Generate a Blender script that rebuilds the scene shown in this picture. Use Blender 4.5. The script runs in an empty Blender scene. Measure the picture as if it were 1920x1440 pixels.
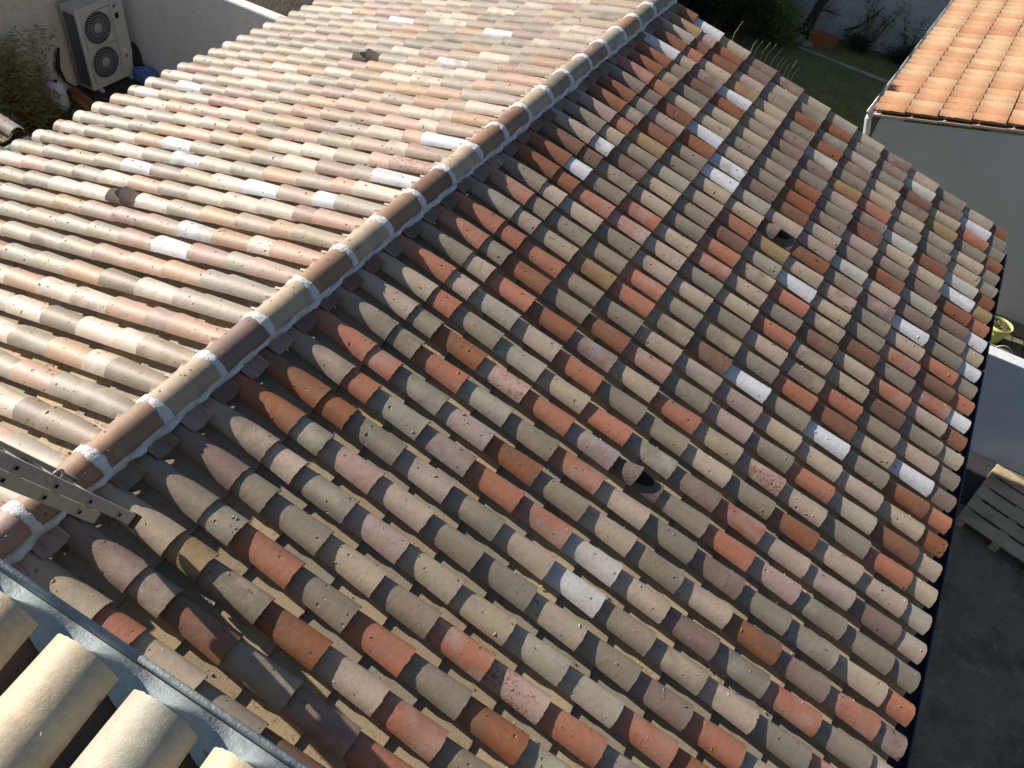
import bpy, bmesh, math, random
from mathutils import Vector, Matrix, Euler
R_ = math.radians
sin, cos, pi = math.sin, math.cos, math.pi
scene = bpy.context.scene
# ------------------------------------------------------------------ camera
cam_d = bpy.data.cameras.new("camera"); cam = bpy.data.objects.new("camera", cam_d)
scene.collection.objects.link(cam); scene.camera = cam
cam.rotation_euler = Euler((R_(43.2409), R_(-7.3214), R_(28.9711)), 'XYZ')
cam.location = (2.6332, -7.4986, 3.4479)
cam_d.sensor_fit = 'HORIZONTAL'; cam_d.sensor_width = 36; cam_d.lens = 36*1554.165/1920
cam_d.clip_start = .05; cam_d.clip_end = 500
# ------------------------------------------------------------------ sky and sun
SUN = Vector((1, -.01, -.585)).normalized()          # direction the light travels
elev = math.asin(-SUN.z); back = -SUN
world = bpy.data.worlds.new("World"); scene.world = world; world.use_nodes = True
wn = world.node_tree.nodes; wl = world.node_tree.links
sky = wn.new('ShaderNodeTexSky'); sky.sky_type = 'NISHITA'; sky.sun_disc = False
sky.sun_elevation = elev; sky.sun_rotation = math.atan2(back.x, back.y)
wl.new(sky.outputs[0], wn['Background'].inputs[0]); wn['Background'].inputs[1].default_value = .062
ld = bpy.data.lights.new("sun", 'SUN'); ld.energy = 5.0; ld.angle = R_(.5); ld.color = (1, .92, .81)
lo = bpy.data.objects.new("sun", ld); scene.collection.objects.link(lo)
lo.rotation_euler = SUN.to_track_quat('-Z', 'Y').to_euler()
scene.view_settings.view_transform = 'Standard'; scene.view_settings.look = 'None'
scene.view_settings.exposure = 0.68; scene.view_settings.gamma = 1
# ------------------------------------------------------------------ helpers
col = scene.collection
class MB:
    """collects vertices, faces, per-face colours and builds one mesh"""
    def __init__(s): s.v = []; s.f = []; s.c = []; s.c2 = []; s.mi = []; s.sm = []
    def add(s, vs, fs, c=(.5,.5,.5,0), c2=(.5,.5,.5,0), mi=0, smooth=False):
        o = len(s.v); s.v += [tuple(v) for v in vs]
        for f in fs:
            s.f.append(tuple(i+o for i in f)); s.c.append(c); s.c2.append(c2); s.mi.append(mi); s.sm.append(smooth)
    def box(s, a, b, M=None, **k):
        vs = [Vector((x,y,z)) for x in (a[0],b[0]) for y in (a[1],b[1]) for z in (a[2],b[2])]
        if M is not None: vs = [M @ v for v in vs]
        s.add(vs, [(0,1,3,2),(4,6,7,5),(0,4,5,1),(2,3,7,6),(0,2,6,4),(1,5,7,3)], **k)
    def tube(s, pts, r, n=8, cap=True, **k):
        pts = [Vector(p) for p in pts]; m = len(pts)
        rs = r if isinstance(r, (list,tuple)) else [r]*m
        vs = []; prev = None
        for i, p in enumerate(pts):
            t = (pts[min(i+1,m-1)]-pts[max(i-1,0)]).normalized()
            a = prev if prev is not None else (Vector((0,0,1)) if abs(t.z) < .9 else Vector((1,0,0)))
            u = (a - t*a.dot(t)).normalized(); w = t.cross(u); prev = u
            for q in range(n):
                an = 2*pi*q/n; vs.append(p+(u*cos(an)+w*sin(an))*rs[i])
        fs = [(i*n+q, i*n+(q+1)%n, (i+1)*n+(q+1)%n, (i+1)*n+q) for i in range(m-1) for q in range(n)]
        if cap: fs += [tuple(range(n))[::-1], tuple(range((m-1)*n, m*n))]
        s.add(vs, fs, smooth=k.pop('smooth', True), **k)
    def lathe(s, prof, n=24, M=None, **k):
        vs = []
        for r, z in prof:
            for q in range(n):
                v = Vector((r*cos(2*pi*q/n), r*sin(2*pi*q/n), z)); vs.append(M@v if M is not None else v)
        m = len(prof)
        fs = [(i*n+q, i*n+(q+1)%n, (i+1)*n+(q+1)%n, (i+1)*n+q) for i in range(m-1) for q in range(n)]
        s.add(vs, fs, smooth=True, **k)
    def grid(s, P, **k):
        m = len(P); n = len(P[0]); vs = [v for row in P for v in row]
        s.add(vs, [(i*n+j, i*n+j+1, (i+1)*n+j+1, (i+1)*n+j) for i in range(m-1) for j in range(n-1)], smooth=k.pop('smooth', True), **k)
    def build(s, name, mats, parent=None, bevel=0):
        me = bpy.data.meshes.new(name); me.from_pydata(s.v, [], s.f)
        for m in (mats if isinstance(mats, (list,tuple)) else [mats]): me.materials.append(m)
        me.polygons.foreach_set('material_index', s.mi); me.polygons.foreach_set('use_smooth', s.sm)
        for nm, cc in (('tint', s.c), ('tint2', s.c2)):
            at = me.color_attributes.new(nm, 'FLOAT_COLOR', 'CORNER'); buf = []
            for f, c in zip(s.f, cc): buf += list(c)*len(f)
            at.data.foreach_set('color', buf)
        me.update(); o = bpy.data.objects.new(name, me); col.objects.link(o)
        if parent: o.parent = parent; o.matrix_parent_inverse = parent.matrix_world.inverted()
        if bevel:
            b = o.modifiers.new('bevel', 'BEVEL'); b.width = bevel; b.segments = 2; b.limit_method = 'ANGLE'
        return o
def empty(name, loc, label, cat, group=None):
    o = bpy.data.objects.new(name, None); col.objects.link(o); o.location = loc; o.empty_display_size = .2
    o['label'] = label; o['category'] = cat
    if group: o['group'] = group
    o.matrix_world = Matrix.Translation(loc)
    return o
def tag(o, label, cat, group=None):
    o['label'] = label; o['category'] = cat
    if group: o['group'] = group
    return o
def kind(o, k): o['kind'] = k; return o
# ------------------------------------------------------------------ materials
def mat(name, base=(.5,.5,.5), rough=.85, metal=0, spec=.3):
    m = bpy.data.materials.new(name); m.use_nodes = True
    b = m.node_tree.nodes['Principled BSDF']; b.inputs['Base Color'].default_value = (*base, 1)
    b.inputs['Roughness'].default_value = rough; b.inputs['Metallic'].default_value = metal
    b.inputs['Specular IOR Level'].default_value = spec
    return m
class N:
    def __init__(s, m): s.m = m; s.n = m.node_tree.nodes; s.l = m.node_tree.links; s.b = s.n['Principled BSDF']
    def new(s, t, **k):
        x = s.n.new(t)
        for a, v in k.items(): setattr(x, a, v)
        return x
    def noise(s, vec, scale, detail=4, rough=.6):
        x = s.new('ShaderNodeTexNoise'); x.inputs['Scale'].default_value = scale
        x.inputs['Detail'].default_value = detail; x.inputs['Roughness'].default_value = rough
        if vec: s.l.new(vec, x.inputs['Vector'])
        return x.outputs[0]
    def ramp(s, v, pts):
        x = s.new('ShaderNodeValToRGB'); s.l.new(v, x.inputs[0]); e = x.color_ramp.elements
        e[0].position, e[1].position = pts[0][0], pts[-1][0]
        for p in pts[1:-1]: e.new(p[0])
        for el, p in zip(e, pts): el.color = (*(p[1] if isinstance(p[1], tuple) else (p[1],)*3), 1)
        return x.outputs[0]
    def mix(s, f, a, b, bt='MIX'):
        x = s.new('ShaderNodeMix', data_type='RGBA', blend_type=bt)
        for v, i in ((f, 0), (a, 6), (b, 7)):
            if hasattr(v, 'is_linked') or hasattr(v, 'links'): s.l.new(v, x.inputs[i])
            elif i == 0: x.inputs[0].default_value = v
            else: x.inputs[i].default_value = (*v, 1)
        return x.outputs[2]
    def math(s, op, a, b=0, c=0):
        x = s.new('ShaderNodeMath', operation=op)
        for i, v in enumerate((a, b, c)):
            if hasattr(v, 'links'): s.l.new(v, x.inputs[i])
            else: x.inputs[i].default_value = v
        return x.outputs[0]
    def pos(s): return s.new('ShaderNodeNewGeometry').outputs['Position']
    def bump(s, h, dist=.003, strength=1, prev=None):
        x = s.new('ShaderNodeBump'); x.inputs['Strength'].default_value = strength; x.inputs['Distance'].default_value = dist
        s.l.new(h, x.inputs['Height'])
        if prev: s.l.new(prev, x.inputs['Normal'])
        return x.outputs[0]
def mottled(name, c1, c2, scale=8, rough=.9, fine=120, bump=.002, dirt=None, dirts=2.2, metal=0, spec=.25, c3=None):
    m = mat(name, c1, rough, metal, spec); t = N(m); P = t.pos()
    a = t.ramp(t.noise(P, scale, 6), [(.32, 0.), (.68, 1.)])
    c = t.mix(a, c1, c2)
    if c3: c = t.mix(t.ramp(t.noise(P, scale*3.1, 5), [(.55, 0.), (.7, 1.)]), c, c3)
    if dirt: c = t.mix(t.ramp(t.noise(P, dirts, 7, .7), [(.5, 0.), (.66, .85)]), c, dirt)
    f = t.ramp(t.noise(P, fine, 3), [(.3, .82), (.7, 1.12)]); c = t.mix(1, c, f, 'MULTIPLY')
    t.l.new(c, t.b.inputs['Base Color'])
    n1 = t.bump(t.noise(P, fine, 4), bump); n2 = t.bump(t.noise(P, scale*2, 3), bump*3, 1, n1)
    t.l.new(n2, t.b.inputs['Normal'])
    return m
def tile_mat(name, wear=1.0):
    m = mat(name, (.5,.4,.3), .56, 0, .5); t = N(m); P = t.pos()
    A = t.new('ShaderNodeVertexColor', layer_name='tint'); B = t.new('ShaderNodeVertexColor', layer_name='tint2')
    off = t.new('ShaderNodeVectorMath', operation='SCALE'); cv = t.new('ShaderNodeCombineXYZ')
    for i in range(3): t.l.new(A.outputs['Alpha'], cv.inputs[i])
    t.l.new(cv.outputs[0], off.inputs[0]); off.inputs['Scale'].default_value = 37.
    ad = t.new('ShaderNodeVectorMath', operation='ADD'); t.l.new(P, ad.inputs[0]); t.l.new(off.outputs[0], ad.inputs[1]); Q = ad.outputs[0]
    # two-tone engobe, soft clouds
    blend = t.ramp(t.noise(Q, 6.5, 4, .55), [(.44, 0.), (.64, 1.)])
    c = t.mix(blend, A.outputs['Color'], B.outputs['Color'])
    # rust splashes on the spotted tiles
    sp = t.math('MULTIPLY', t.ramp(t.noise(Q, 9, 2), [(.46, 0.), (.56, 1.)]), t.ramp(t.noise(Q, 75, 4, .7), [(.5, 0.), (.54, 1.)]))
    sp = t.math('MULTIPLY', sp, B.outputs['Alpha']); c = t.mix(sp, c, (.27, .085, .035))
    # pale lime bloom and darker soot
    c = t.mix(t.ramp(t.noise(Q, 14, 6, .75), [(.62, 0.), (.8, .38*wear)]), c, (.62, .57, .52))
    c = t.mix(t.ramp(t.noise(Q, 3.4, 5, .6), [(.3, .32*wear), (.46, 0.)]), c, (.2, .165, .13))
    mp = t.new('ShaderNodeVectorMath', operation='MULTIPLY'); mp.inputs[1].default_value = (.55, 3.4, 1.); t.l.new(P, mp.inputs[0])
    g = t.ramp(t.noise(mp.outputs[0], 1.7, 6, .62), [(.34, .80), (.66, 1.10)]); c = t.mix(1, c, g, 'MULTIPLY')
    g = t.ramp(t.noise(P, 420, 2, .7), [(.3, .78), (.7, 1.22)]); c = t.mix(1, c, g, 'MULTIPLY')
    g = t.ramp(t.noise(P, 60, 4, .7), [(.3, .90), (.7, 1.08)]); c = t.mix(1, c, g, 'MULTIPLY')
    # pits
    vo = t.new('ShaderNodeTexVoronoi'); vo.inputs['Scale'].default_value = 17; wv = t.new('ShaderNodeVectorMath', operation='MULTIPLY')
    wv.inputs[1].default_value = (.75, 1.1, 1.0); t.l.new(Q, wv.inputs[0]); 
    ds = t.new('ShaderNodeVectorMath', operation='ADD'); t.l.new(wv.outputs[0], ds.inputs[0])
    nz = t.new('ShaderNodeTexNoise'); nz.inputs['Scale'].default_value = 30; t.l.new(Q, nz.inputs['Vector'])
    ns = t.new('ShaderNodeVectorMath', operation='SCALE'); t.l.new(nz.outputs['Color'], ns.inputs[0]); ns.inputs['Scale'].default_value = .03
    t.l.new(ns.outputs[0], ds.inputs[1]); t.l.new(ds.outputs[0], vo.inputs['Vector'])
    sx = t.new('ShaderNodeSeparateColor'); t.l.new(vo.outputs['Color'], sx.inputs[0])
    gate = t.math('GREATER_THAN', sx.outputs[0], .5)
    rad = t.math('MULTIPLY_ADD', sx.outputs[1], .12, .06)
    pit = t.math('MULTIPLY', t.math('LESS_THAN', vo.outputs['Distance'], rad), gate)
    pits = t.math('MULTIPLY', t.math('SUBTRACT', 1, t.math('DIVIDE', vo.outputs['Distance'], rad)), pit)
    c = t.mix(t.math('MULTIPLY', pit, .45), c, (.13, .085, .06))
    t.l.new(c, t.b.inputs['Base Color'])
    n1 = t.bump(t.noise(P, 300, 3, .7), .0011, .75)
    n2 = t.bump(t.noise(Q, 25, 4), .004, .6, n1)
    n3 = t.bump(t.math('MULTIPLY', pits, -1), .012, 1, n2)
    t.l.new(n3, t.b.inputs['Normal'])
    return m
M_tile = tile_mat('clay_tile')
M_chan = tile_mat('channel_clay', 1.6)
def ntile_mat():
    m = mat('orange_roof_clay', (.4,.22,.12), .95, 0, .1); t = N(m); P = t.pos()
    A = t.new('ShaderNodeVertexColor', layer_name='tint')
    c = t.mix(t.ramp(t.noise(P, 9, 6, .7), [(.56, 0.), (.7, .55)]), A.outputs['Color'], (.20, .15, .10))
    c = t.mix(1, c, t.ramp(t.noise(P, 30, 5, .7), [(.3, .82), (.7, 1.14)]), 'MULTIPLY')
    t.l.new(c, t.b.inputs['Base Color']); t.l.new(t.bump(t.noise(P, 70, 4), .003), t.b.inputs['Normal'])
    return m
M_ntile = ntile_mat()
def channel_mat():
    m = mat('channel_tile_clay', (.5,.4,.3), .92, 0, .2); t = N(m); P = t.pos()
    A = t.new('ShaderNodeVertexColor', layer_name='tint')
    d = t.ramp(t.noise(P, 22, 7, .75), [(.52, 0.), (.62, .75)])
    k = t.ramp(t.noise(P, 2.1, 3), [(.42, 0.), (.6, 1.)])
    c = t.mix(t.math('MULTIPLY', d, k), A.outputs['Color'], (.20, .14, .085))
    c = t.mix(1, c, t.ramp(t.noise(P, 260, 3), [(.3, .8), (.7, 1.15)]), 'MULTIPLY')
    t.l.new(c, t.b.inputs['Base Color']); t.l.new(t.bump(t.noise(P, 150, 4), .0025), t.b.inputs['Normal'])
    return m
M_chan = channel_mat()
M_mortar = mottled('lime_mortar', (.74,.74,.75), (.66,.66,.68), 9, .95, 150, .006, spec=.15, c3=(.58,.57,.57))
M_deck = mottled('roof_felt', (.05,.045,.04), (.09,.075,.06), 12, .95, 90, .003)
M_zinc = mottled('weathered_zinc', (.28,.33,.345), (.37,.42,.43), 26, .62, 260, .0010, metal=.3, spec=.4, c3=(.32,.37,.38))
M_dzinc = mottled('dark_zinc', (.035,.05,.075), (.05,.065,.09), 9, .6, 160, .0006, metal=.1, spec=.3)
M_wzinc = mottled('pale_zinc', (.62,.64,.66), (.75,.76,.77), 12, .4, 160, .0006, metal=.4, spec=.5)
M_alu = mottled('scratched_aluminium', (.42,.41,.38), (.52,.505,.47), 30, .42, 220, .0008, metal=.25, spec=.5, c3=(.26,.25,.23))
M_alu2 = mottled('warm_lit_aluminium', (.50,.47,.34), (.58,.54,.41), 18, .5, 220, .0008, metal=.15, spec=.5)  # warm light off the roof tinted into the second section's metal
M_grey = mottled('grey_render', (.55,.54,.52), (.62,.61,.585), 1.4, .95, 60, .008)
M_beige = mottled('beige_render', (.62,.56,.45), (.70,.64,.53), 3, .95, 34, .004, dirt=(.36,.34,.26), dirts=1.4)
M_white = mottled('white_render', (.78,.77,.76), (.83,.82,.81), 4, .95, 60, .004)
M_blue = mottled('painted_render', (.60,.62,.66), (.66,.67,.70), 3, .95, 50, .004)
M_oldwall = mottled('stained_plaster', (.62,.62,.60), (.74,.74,.72), 1.2, .95, 22, .01, dirt=(.26,.24,.24), dirts=.75, c3=(.36,.36,.34))
M_soil = mottled('dark_soil', (.045,.036,.028), (.085,.068,.05), 6, .97, 60, .02, c3=(.14,.12,.10))
M_yard = mottled('yard_concrete', (.20,.165,.115), (.26,.22,.16), 2.5, .95, 45, .008, dirt=(.10,.085,.06), dirts=1.6, c3=(.31,.27,.21))
M_lawn = mottled('lawn_soil', (.17,.23,.06), (.28,.29,.14), 1.6, .97, 40, .02, c3=(.22,.20,.15))
M_sunstreak = mottled('painted_sunlight', (.50,.47,.38), (.62,.58,.48), 18, .97, 90, .01)
M_wood = mottled('pallet_wood', (.46,.37,.23), (.55,.45,.30), 7, .9, 90, .003, dirt=(.24,.18,.11), dirts=3)
M_plank = mottled('old_planks', (.15,.125,.08), (.22,.18,.115), 5, .9, 70, .004, dirt=(.07,.06,.035), dirts=2.5)
M_post = mottled('weathered_post', (.15,.11,.07), (.2,.15,.1), 9, .9, 60, .006)
M_membrane = mottled('bitumen_sheet', (.03,.035,.042), (.045,.05,.058), 20, .8, 300, .003)
M_black = mottled('black_plastic', (.018,.018,.02), (.03,.03,.032), 9, .5, 80, .0005)
M_lead = mottled('mineral_vent', (.13,.105,.09), (.20,.16,.14), 60, .95, 330, .005, c3=(.30,.24,.21))
M_dark = mat('dark_hole_shadow', (.008,.010,.013), 1)
M_acw = mottled('cream_metal', (.58,.56,.50), (.61,.59,.53), 4, .45, 60, .0004)
M_acd = mottled('ac_coil', (.10,.13,.125), (.13,.16,.155), 20, .6, 120, .001)
M_fan = mat('fan_shade', (.015,.015,.015), .8)
M_grill = mat('grille_wire', (.60,.58,.53), .5)
M_hub = mat('fan_hub', (.40,.39,.36), .55)
M_lblue = mat('logo_blue', (.03,.35,.62), .5); M_lblack = mat('logo_black', (.012,.012,.014), .5); M_lred = mat('label_red', (.45,.13,.09), .6)
M_lwhite = mat('label_white', (.75,.75,.73), .6)
M_pot = mottled('lime_plastic', (.60,.66,.22), (.66,.70,.27), 6, .5, 60, .0005)
M_terr = mottled('terracotta', (.40,.155,.07), (.47,.20,.10), 8, .85, 90, .002)
M_brick = mottled('brick_red', (.30,.11,.055), (.36,.15,.08), 12, .9, 90, .003)
M_stone = mottled('pale_stone', (.26,.24,.20), (.36,.34,.29), 5, .95, 40, .01)
M_jug = mottled('milky_plastic', (.62,.63,.68), (.70,.71,.75), 5, .3, 50, .0004, spec=.5)
M_jug.node_tree.nodes['Principled BSDF'].inputs['Transmission Weight'].default_value = .15
M_sack = mottled('blue_sack', (.05,.16,.30), (.30,.40,.48), 14, .5, 60, .004, c3=(.02,.05,.09))
M_bag = mottled('blue_bag', (.04,.12,.40), (.10,.22,.5), 11, .4, 60, .004, c3=(.5,.55,.6))
def leaf_mat(name, a, b): 
    m = mottled(name, a, b, 3, .7, 30, .0005); return m
M_leafd = leaf_mat('dark_leaf', (.035,.065,.025), (.07,.10,.03))
M_leafg = leaf_mat('green_leaf', (.12,.19,.04), (.24,.29,.08))
M_leafy = leaf_mat('yellow_leaf', (.12,.16,.03), (.2,.22,.05))
M_dry = leaf_mat('dry_leaf', (.38,.29,.15), (.5,.40,.23))
M_dryg = leaf_mat('olive_leaf', (.20,.17,.07), (.32,.26,.12))
M_redl = leaf_mat('red_leaf', (.25,.06,.03), (.35,.1,.04))
M_bark = mottled('bark', (.05,.042,.034), (.09,.075,.06), 12, .95, 60, .01)
M_cane = mottled('dry_cane', (.42,.38,.27), (.5,.46,.34), 12, .8, 80, .001)
M_rust = mottled('edge_tile', (.55,.38,.30), (.62,.48,.36), 5, .9, 80, .002)
M_fascia = mottled('painted_fascia', (.52,.52,.52), (.58,.58,.57), 5, .8, 60, .001)

# ------------------------------------------------------------------ tile colours (fired clay / engobe albedo; A, E, Q paled for left-slope glare)
PAL = {
 'W': (.60,.595,.62), 'L': (.35,.312,.25), 'C': (.40,.32,.225), 'P': (.40,.31,.24), 'T': (.25,.20,.15),
 'G': (.225,.193,.148), 'M': (.21,.14,.115), 'B': (.17,.092,.058), 'O': (.25,.095,.040), 'R': (.37,.15,.088), 'V': (.27,.165,.10),
 'Y': (.31,.21,.105), 'S': (.42,.30,.25), 'D': (.34,.29,.25), 'K': (.37,.265,.23),
 'E': (.37,.315,.27), 'Z': (.50,.47,.425), 'N': (.32,.25,.225), 'A': (.44,.295,.19), 'Q': (.50,.32,.25),
 'H': (.58,.495,.405),   # cream, left slope
}
def colr(code, rng):
    r, g, b = PAL[code]; k = rng.uniform(.93, 1.07); return (r*k, g*k, b*k, rng.random())
ALT = {'W':'WWL', 'L':'LGC', 'C':'CPL', 'P':'PCK', 'T':'TGP', 'G':'GTL', 'M':'MTK', 'B':'BMO', 'O':'OBB', 'R':'RKR', 'Y':'YOC', 'S':'SP', 'D':'DM', 'K':'KRP', 'H':'HCL', 'V':'VVB', 'E':'EPL', 'Z':'ZLW', 'N':'NMP', 'A':'APQ', 'Q':'QAP'}
def colr2(code, rng):
    c = rng.choice(ALT[code]); r, g, b = PAL[c]; R0 = PAL[code]; m = rng.uniform(.35, .95)
    return (R0[0]*(1-m)+r*m, R0[1]*(1-m)+g*m, R0[2]*(1-m)+b*m, 1. if code == 'S' else 0.)
# ------------------------------------------------------------------ roof frame (ridge runs along Y at x = 0)
TH = R_(15.3681); ct, st = cos(TH), sin(TH)
D0, EXP, PITCH = .0639, .3515, .23
Y_R, Y_L = 1.7222-.057, .5345+5*.23-.042
def SP(side, d, y, n): return Vector((side*(d*ct+n*st), y, -d*st+n*ct))
RL, RU, CL, CU, PH = .092, .073, -.067, -.084, R_(72)
def cover(mb, F, y, d1, L, rng, c, c2, dy=0, seg=12, rl=RL, ru=RU, cl=CL, cu=CU, th=.013, crumbs=0, rough=.0016):
    """one curved cover tile: lower end at d1, length L up the slope; F(d, y, n) maps to the world"""
    outer = []; inner = []
    sk = rng.uniform(-.006, .006); yo = y + rng.uniform(-.003, .003); dn = rng.uniform(-.0025, .0025); db = rng.uniform(-.004, .004)
    ns = 5
    e0 = [rng.gauss(0, rough) for _ in range(seg+1)]; e1 = [rng.gauss(0, rough*1.5) for _ in range(seg+1)]
    wob = rng.uniform(0, 6)
    for k in range(ns+1):
        t = k/ns; d = d1+db-L*t; r = rl+(ru-rl)*t; nc = cl+(cu-cl)*t+dn; ro = []; ri = []
        for q in range(seg+1):
            a = -PH+2*PH*q/seg; jd = (e0[q] if k == 0 else 0)+(e1[q] if k == ns else 0)
            rr = r+.0009*sin(3*a+wob+k)
            ro.append(F(d+jd, yo+sk*t+rr*sin(a), nc+rr*cos(a)))
            ri.append(F(d+jd, yo+sk*t+(rr-th)*sin(a), nc+(rr-th)*cos(a)))
        outer.append(ro); inner.append(ri)
    n = seg+1; vs = [v for r in outer for v in r]+[v for r in inner for v in r]; o = (ns+1)*n
    fo = [(k*n+q, k*n+q+1, (k+1)*n+q+1, (k+1)*n+q) for k in range(ns) for q in range(seg)]
    fi = [(o+k*n+q, o+(k+1)*n+q, o+(k+1)*n+q+1, o+k*n+q+1) for k in range(ns) for q in range(seg)]
    mb.add(vs, fo+fi, c, c2, smooth=True)
    vs2 = [outer[0][q] for q in range(n)]+[inner[0][q] for q in range(n)]; mb.add(vs2, [(q, n+q, n+q+1, q+1) for q in range(seg)], c, c2)
    vs2 = [outer[ns][q] for q in range(n)]+[inner[ns][q] for q in range(n)]; mb.add(vs2, [(q, q+1, n+q+1, n+q) for q in range(seg)], c, c2)
    for q in (0, seg):
        vs2 = [outer[k][q] for k in range(ns+1)]+[inner[k][q] for k in range(ns+1)]; m = ns+1
        mb.add(vs2, [(k, k+1, m+k+1, m+k) for k in range(ns)], c, c2)
    for _ in range(crumbs):       # burrs of clay left on the skin
        t = rng.uniform(.04, .7); a = rng.uniform(-.95, .95); r = rl+(ru-rl)*t+.0003; nc = cl+(cu-cl)*t+dn
        s = rng.choice((.0025,.003,.0045,.006,.0085)); s2 = s*rng.uniform(.6, 2.2); h = s*rng.uniform(.5, .9); an = rng.uniform(0, pi)
        bend = rng.uniform(-1.2, 1.2); vs3 = []
        for i in range(4):
            u = (i/3-.5)*2; 
            for j, w in enumerate((-1, 0, 1)):
                lx = u*s2; lw = w*s*.45*(1-.6*abs(u))+bend*s*u*u*.6
                dd = lx*cos(an)-lw*sin(an); ya = lx*sin(an)+lw*cos(an)
                hh = h*(1-abs(u)*.9) if w == 0 else -.0005
                A = a+ya/r; vs3.append(F(d1+db-L*t+dd, yo+sk*t+(r+hh)*sin(A), nc+(r+hh)*cos(A)))
        fs3 = [(i*3+j, i*3+j+1, (i+1)*3+j+1, (i+1)*3+j) for i in range(3) for j in range(2)]
        mb.add(vs3, fs3, c, c2)
def channel(mb, F, y, d1, L, rng, c, rl=.083, ru=.095, nl=-.106, nu=-.128, th=.014, seg=12, ph=R_(75)):
    c2 = c; ns = 3; outer = []; inner = []; sk = rng.uniform(-.004, .004); db = rng.uniform(-.010, .010); nn = rng.uniform(-.002, .002)
    e0 = [rng.gauss(0, .0018) for _ in range(seg+1)]
    for k in range(ns+1):
        t = k/ns; d = d1+db-L*t; r = rl+(ru-rl)*t; nb = nl+(nu-nl)*t+nn; nc = nb+r; a_, b_ = [], []
        for q in range(seg+1):
            a = -ph+2*ph*q/seg; jd = e0[q] if k == 0 else 0
            sq = math.copysign(abs(sin(a))**.9, a); cq = cos(a)**.9; a_.append(F(d+jd, y+sk*t+r*sq, nc-r*cq)); b_.append(F(d+jd, y+sk*t+(r+th)*sq, nc-(r+th)*cq))
        outer.append(a_); inner.append(b_)
    mb.grid(outer, c=c, c2=c2); mb.grid(inner, c=c, c2=c2)
    n = seg+1
    mb.add(outer[0]+inner[0], [(q, n+q, n+q+1, q+1) for q in range(seg)], c, c2)
    for _ in range(rng.choice((0, 0, 1, 2, 4))):
        dd = d1-L*rng.uniform(.02, .7); yy = y+rng.uniform(-.045, .045); s_ = rng.uniform(.003, .009); hh = nl+rng.uniform(.002, .006)+(yy-y)**2*6
        g_ = rng.uniform(.6, 1.3); cc_ = (min(c[0]*g_, .7), min(c[1]*g_*.95, .7), min(c[2]*g_*.9, .7), c[3])
        vs_ = [F(dd+s_*cos(a0)*rng.uniform(.6, 1.3), yy+s_*sin(a0)*rng.uniform(.6, 1.3), hh) for a0 in (0, 1.2, 2.5, 3.7, 5.)]
        mb.add(vs_+[F(dd, yy, hh+s_*.9)], [(i, (i+1) % 5, 5) for i in range(5)], cc_, cc_)
    for q in (0, seg):
        mb.add([outer[k][q] for k in range(ns+1)]+[inner[k][q] for k in range(ns+1)], [(k, k+1, ns+1+k+1, ns+1+k) for k in range(ns)], c, c2)
NCOL = 39
#TABLE_BEGIN
RIGHT = dict(enumerate('''OWCMMCLCMCGLO YKOMCGOGMZMWG LOOPTOGPGBCRG ORPYCGOMCMYGO WCMWPMZTCPGCG OTBOTMMYRTGCG OYGCCTGPMZOZO RRCCGTOGBCCWY TMOWPGOMKGMOR OGKOWMOLTOLMW OTOTWLPKZPMTC KRYTCCGOTMWGW GCTLPRYCSGCRG PWBCTBLWCGRBR BBTPGRTRTBGRW OWTRPRPGBPRPO OORKPGCRTCBGL TPPTPPGPTRTPG RTTTRTTGRBCWM LPCYRTBWTWGOR RRRTTPNKCCPCO RTOTOKGKGRLBP TPRONCRCSPGRC RPLPRGTPTOPPL CRTLCRGMRPNMP PTOSRNGTRKGGG TTRLTRPGMGGCR RRGNOTPTPOMRM TRLNRRZPMGRGL OOGNGPZTTPGRT OGKPTGCTMRLPR TPGKCCLLROGTP MTGCTRSRGPTRG TGRTRGOLPTGRC CYTOPRTCGORTP MTBGMRTPOGTRC CRCTBGTRPGCTO'''.split()))
LEFT_IDS = {'A': [410, 605, 707, 804, 813, 901, 1106, 1110, 1208, 1304, 1305, 1403, 1501, 1506, 1706, 1710, 1713, 1906, 1909, 2009, 2104, 2111, 2402, 2404, 2503, 2508, 2703, 2709, 2805, 2906, 3103], 'D': [912, 1411, 1512, 1613, 1810, 1812, 2207, 2211, 2309, 2410, 2707], 'H': [406, 407, 502, 601, 903, 906, 1103, 1104, 1105, 1204, 1205, 1209, 1409, 1412, 1503, 1602, 1703, 1708, 1711, 1802, 1809, 1811, 1813, 1904, 1905, 1913, 2010, 2012, 2106, 2109, 2205, 2303, 2304, 2305, 2308, 2312, 2406, 2408, 2409, 2803, 2904, 2905, 2907, 3002, 3003, 3005, 3006, 3102], 'L': [503, 703, 803, 805, 1011, 1111, 1203, 1302, 1404, 1510, 1610, 1804, 1806, 1903, 1910, 1911, 2002, 2007, 2011, 2105, 2108, 2112, 2213, 2310, 2405, 2510, 2606, 2607, 2706, 2801, 2806, 2807, 3104, 3201, 3202, 3204], 'Q': [607, 1101, 1202, 1211, 1303, 1309, 1504, 1505, 1603, 1606, 1608, 1702, 1709, 1805, 1807, 1902, 1908, 2102, 2301, 2307, 2311, 2501, 2704, 2705, 2901, 2903, 3203, 3402], 'S': [1901], 'T': [2804, 3001, 3004, 3101, 3301, 3302], 'W': [508, 604, 1004, 1511, 1701, 2001, 2008, 2107, 2202, 2204, 2208, 2504, 2604]}   # letter: column*100 + course
LEFT = {}
for c_, v_ in LEFT_IDS.items():
    for k_ in v_: LEFT[k_] = c_
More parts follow.
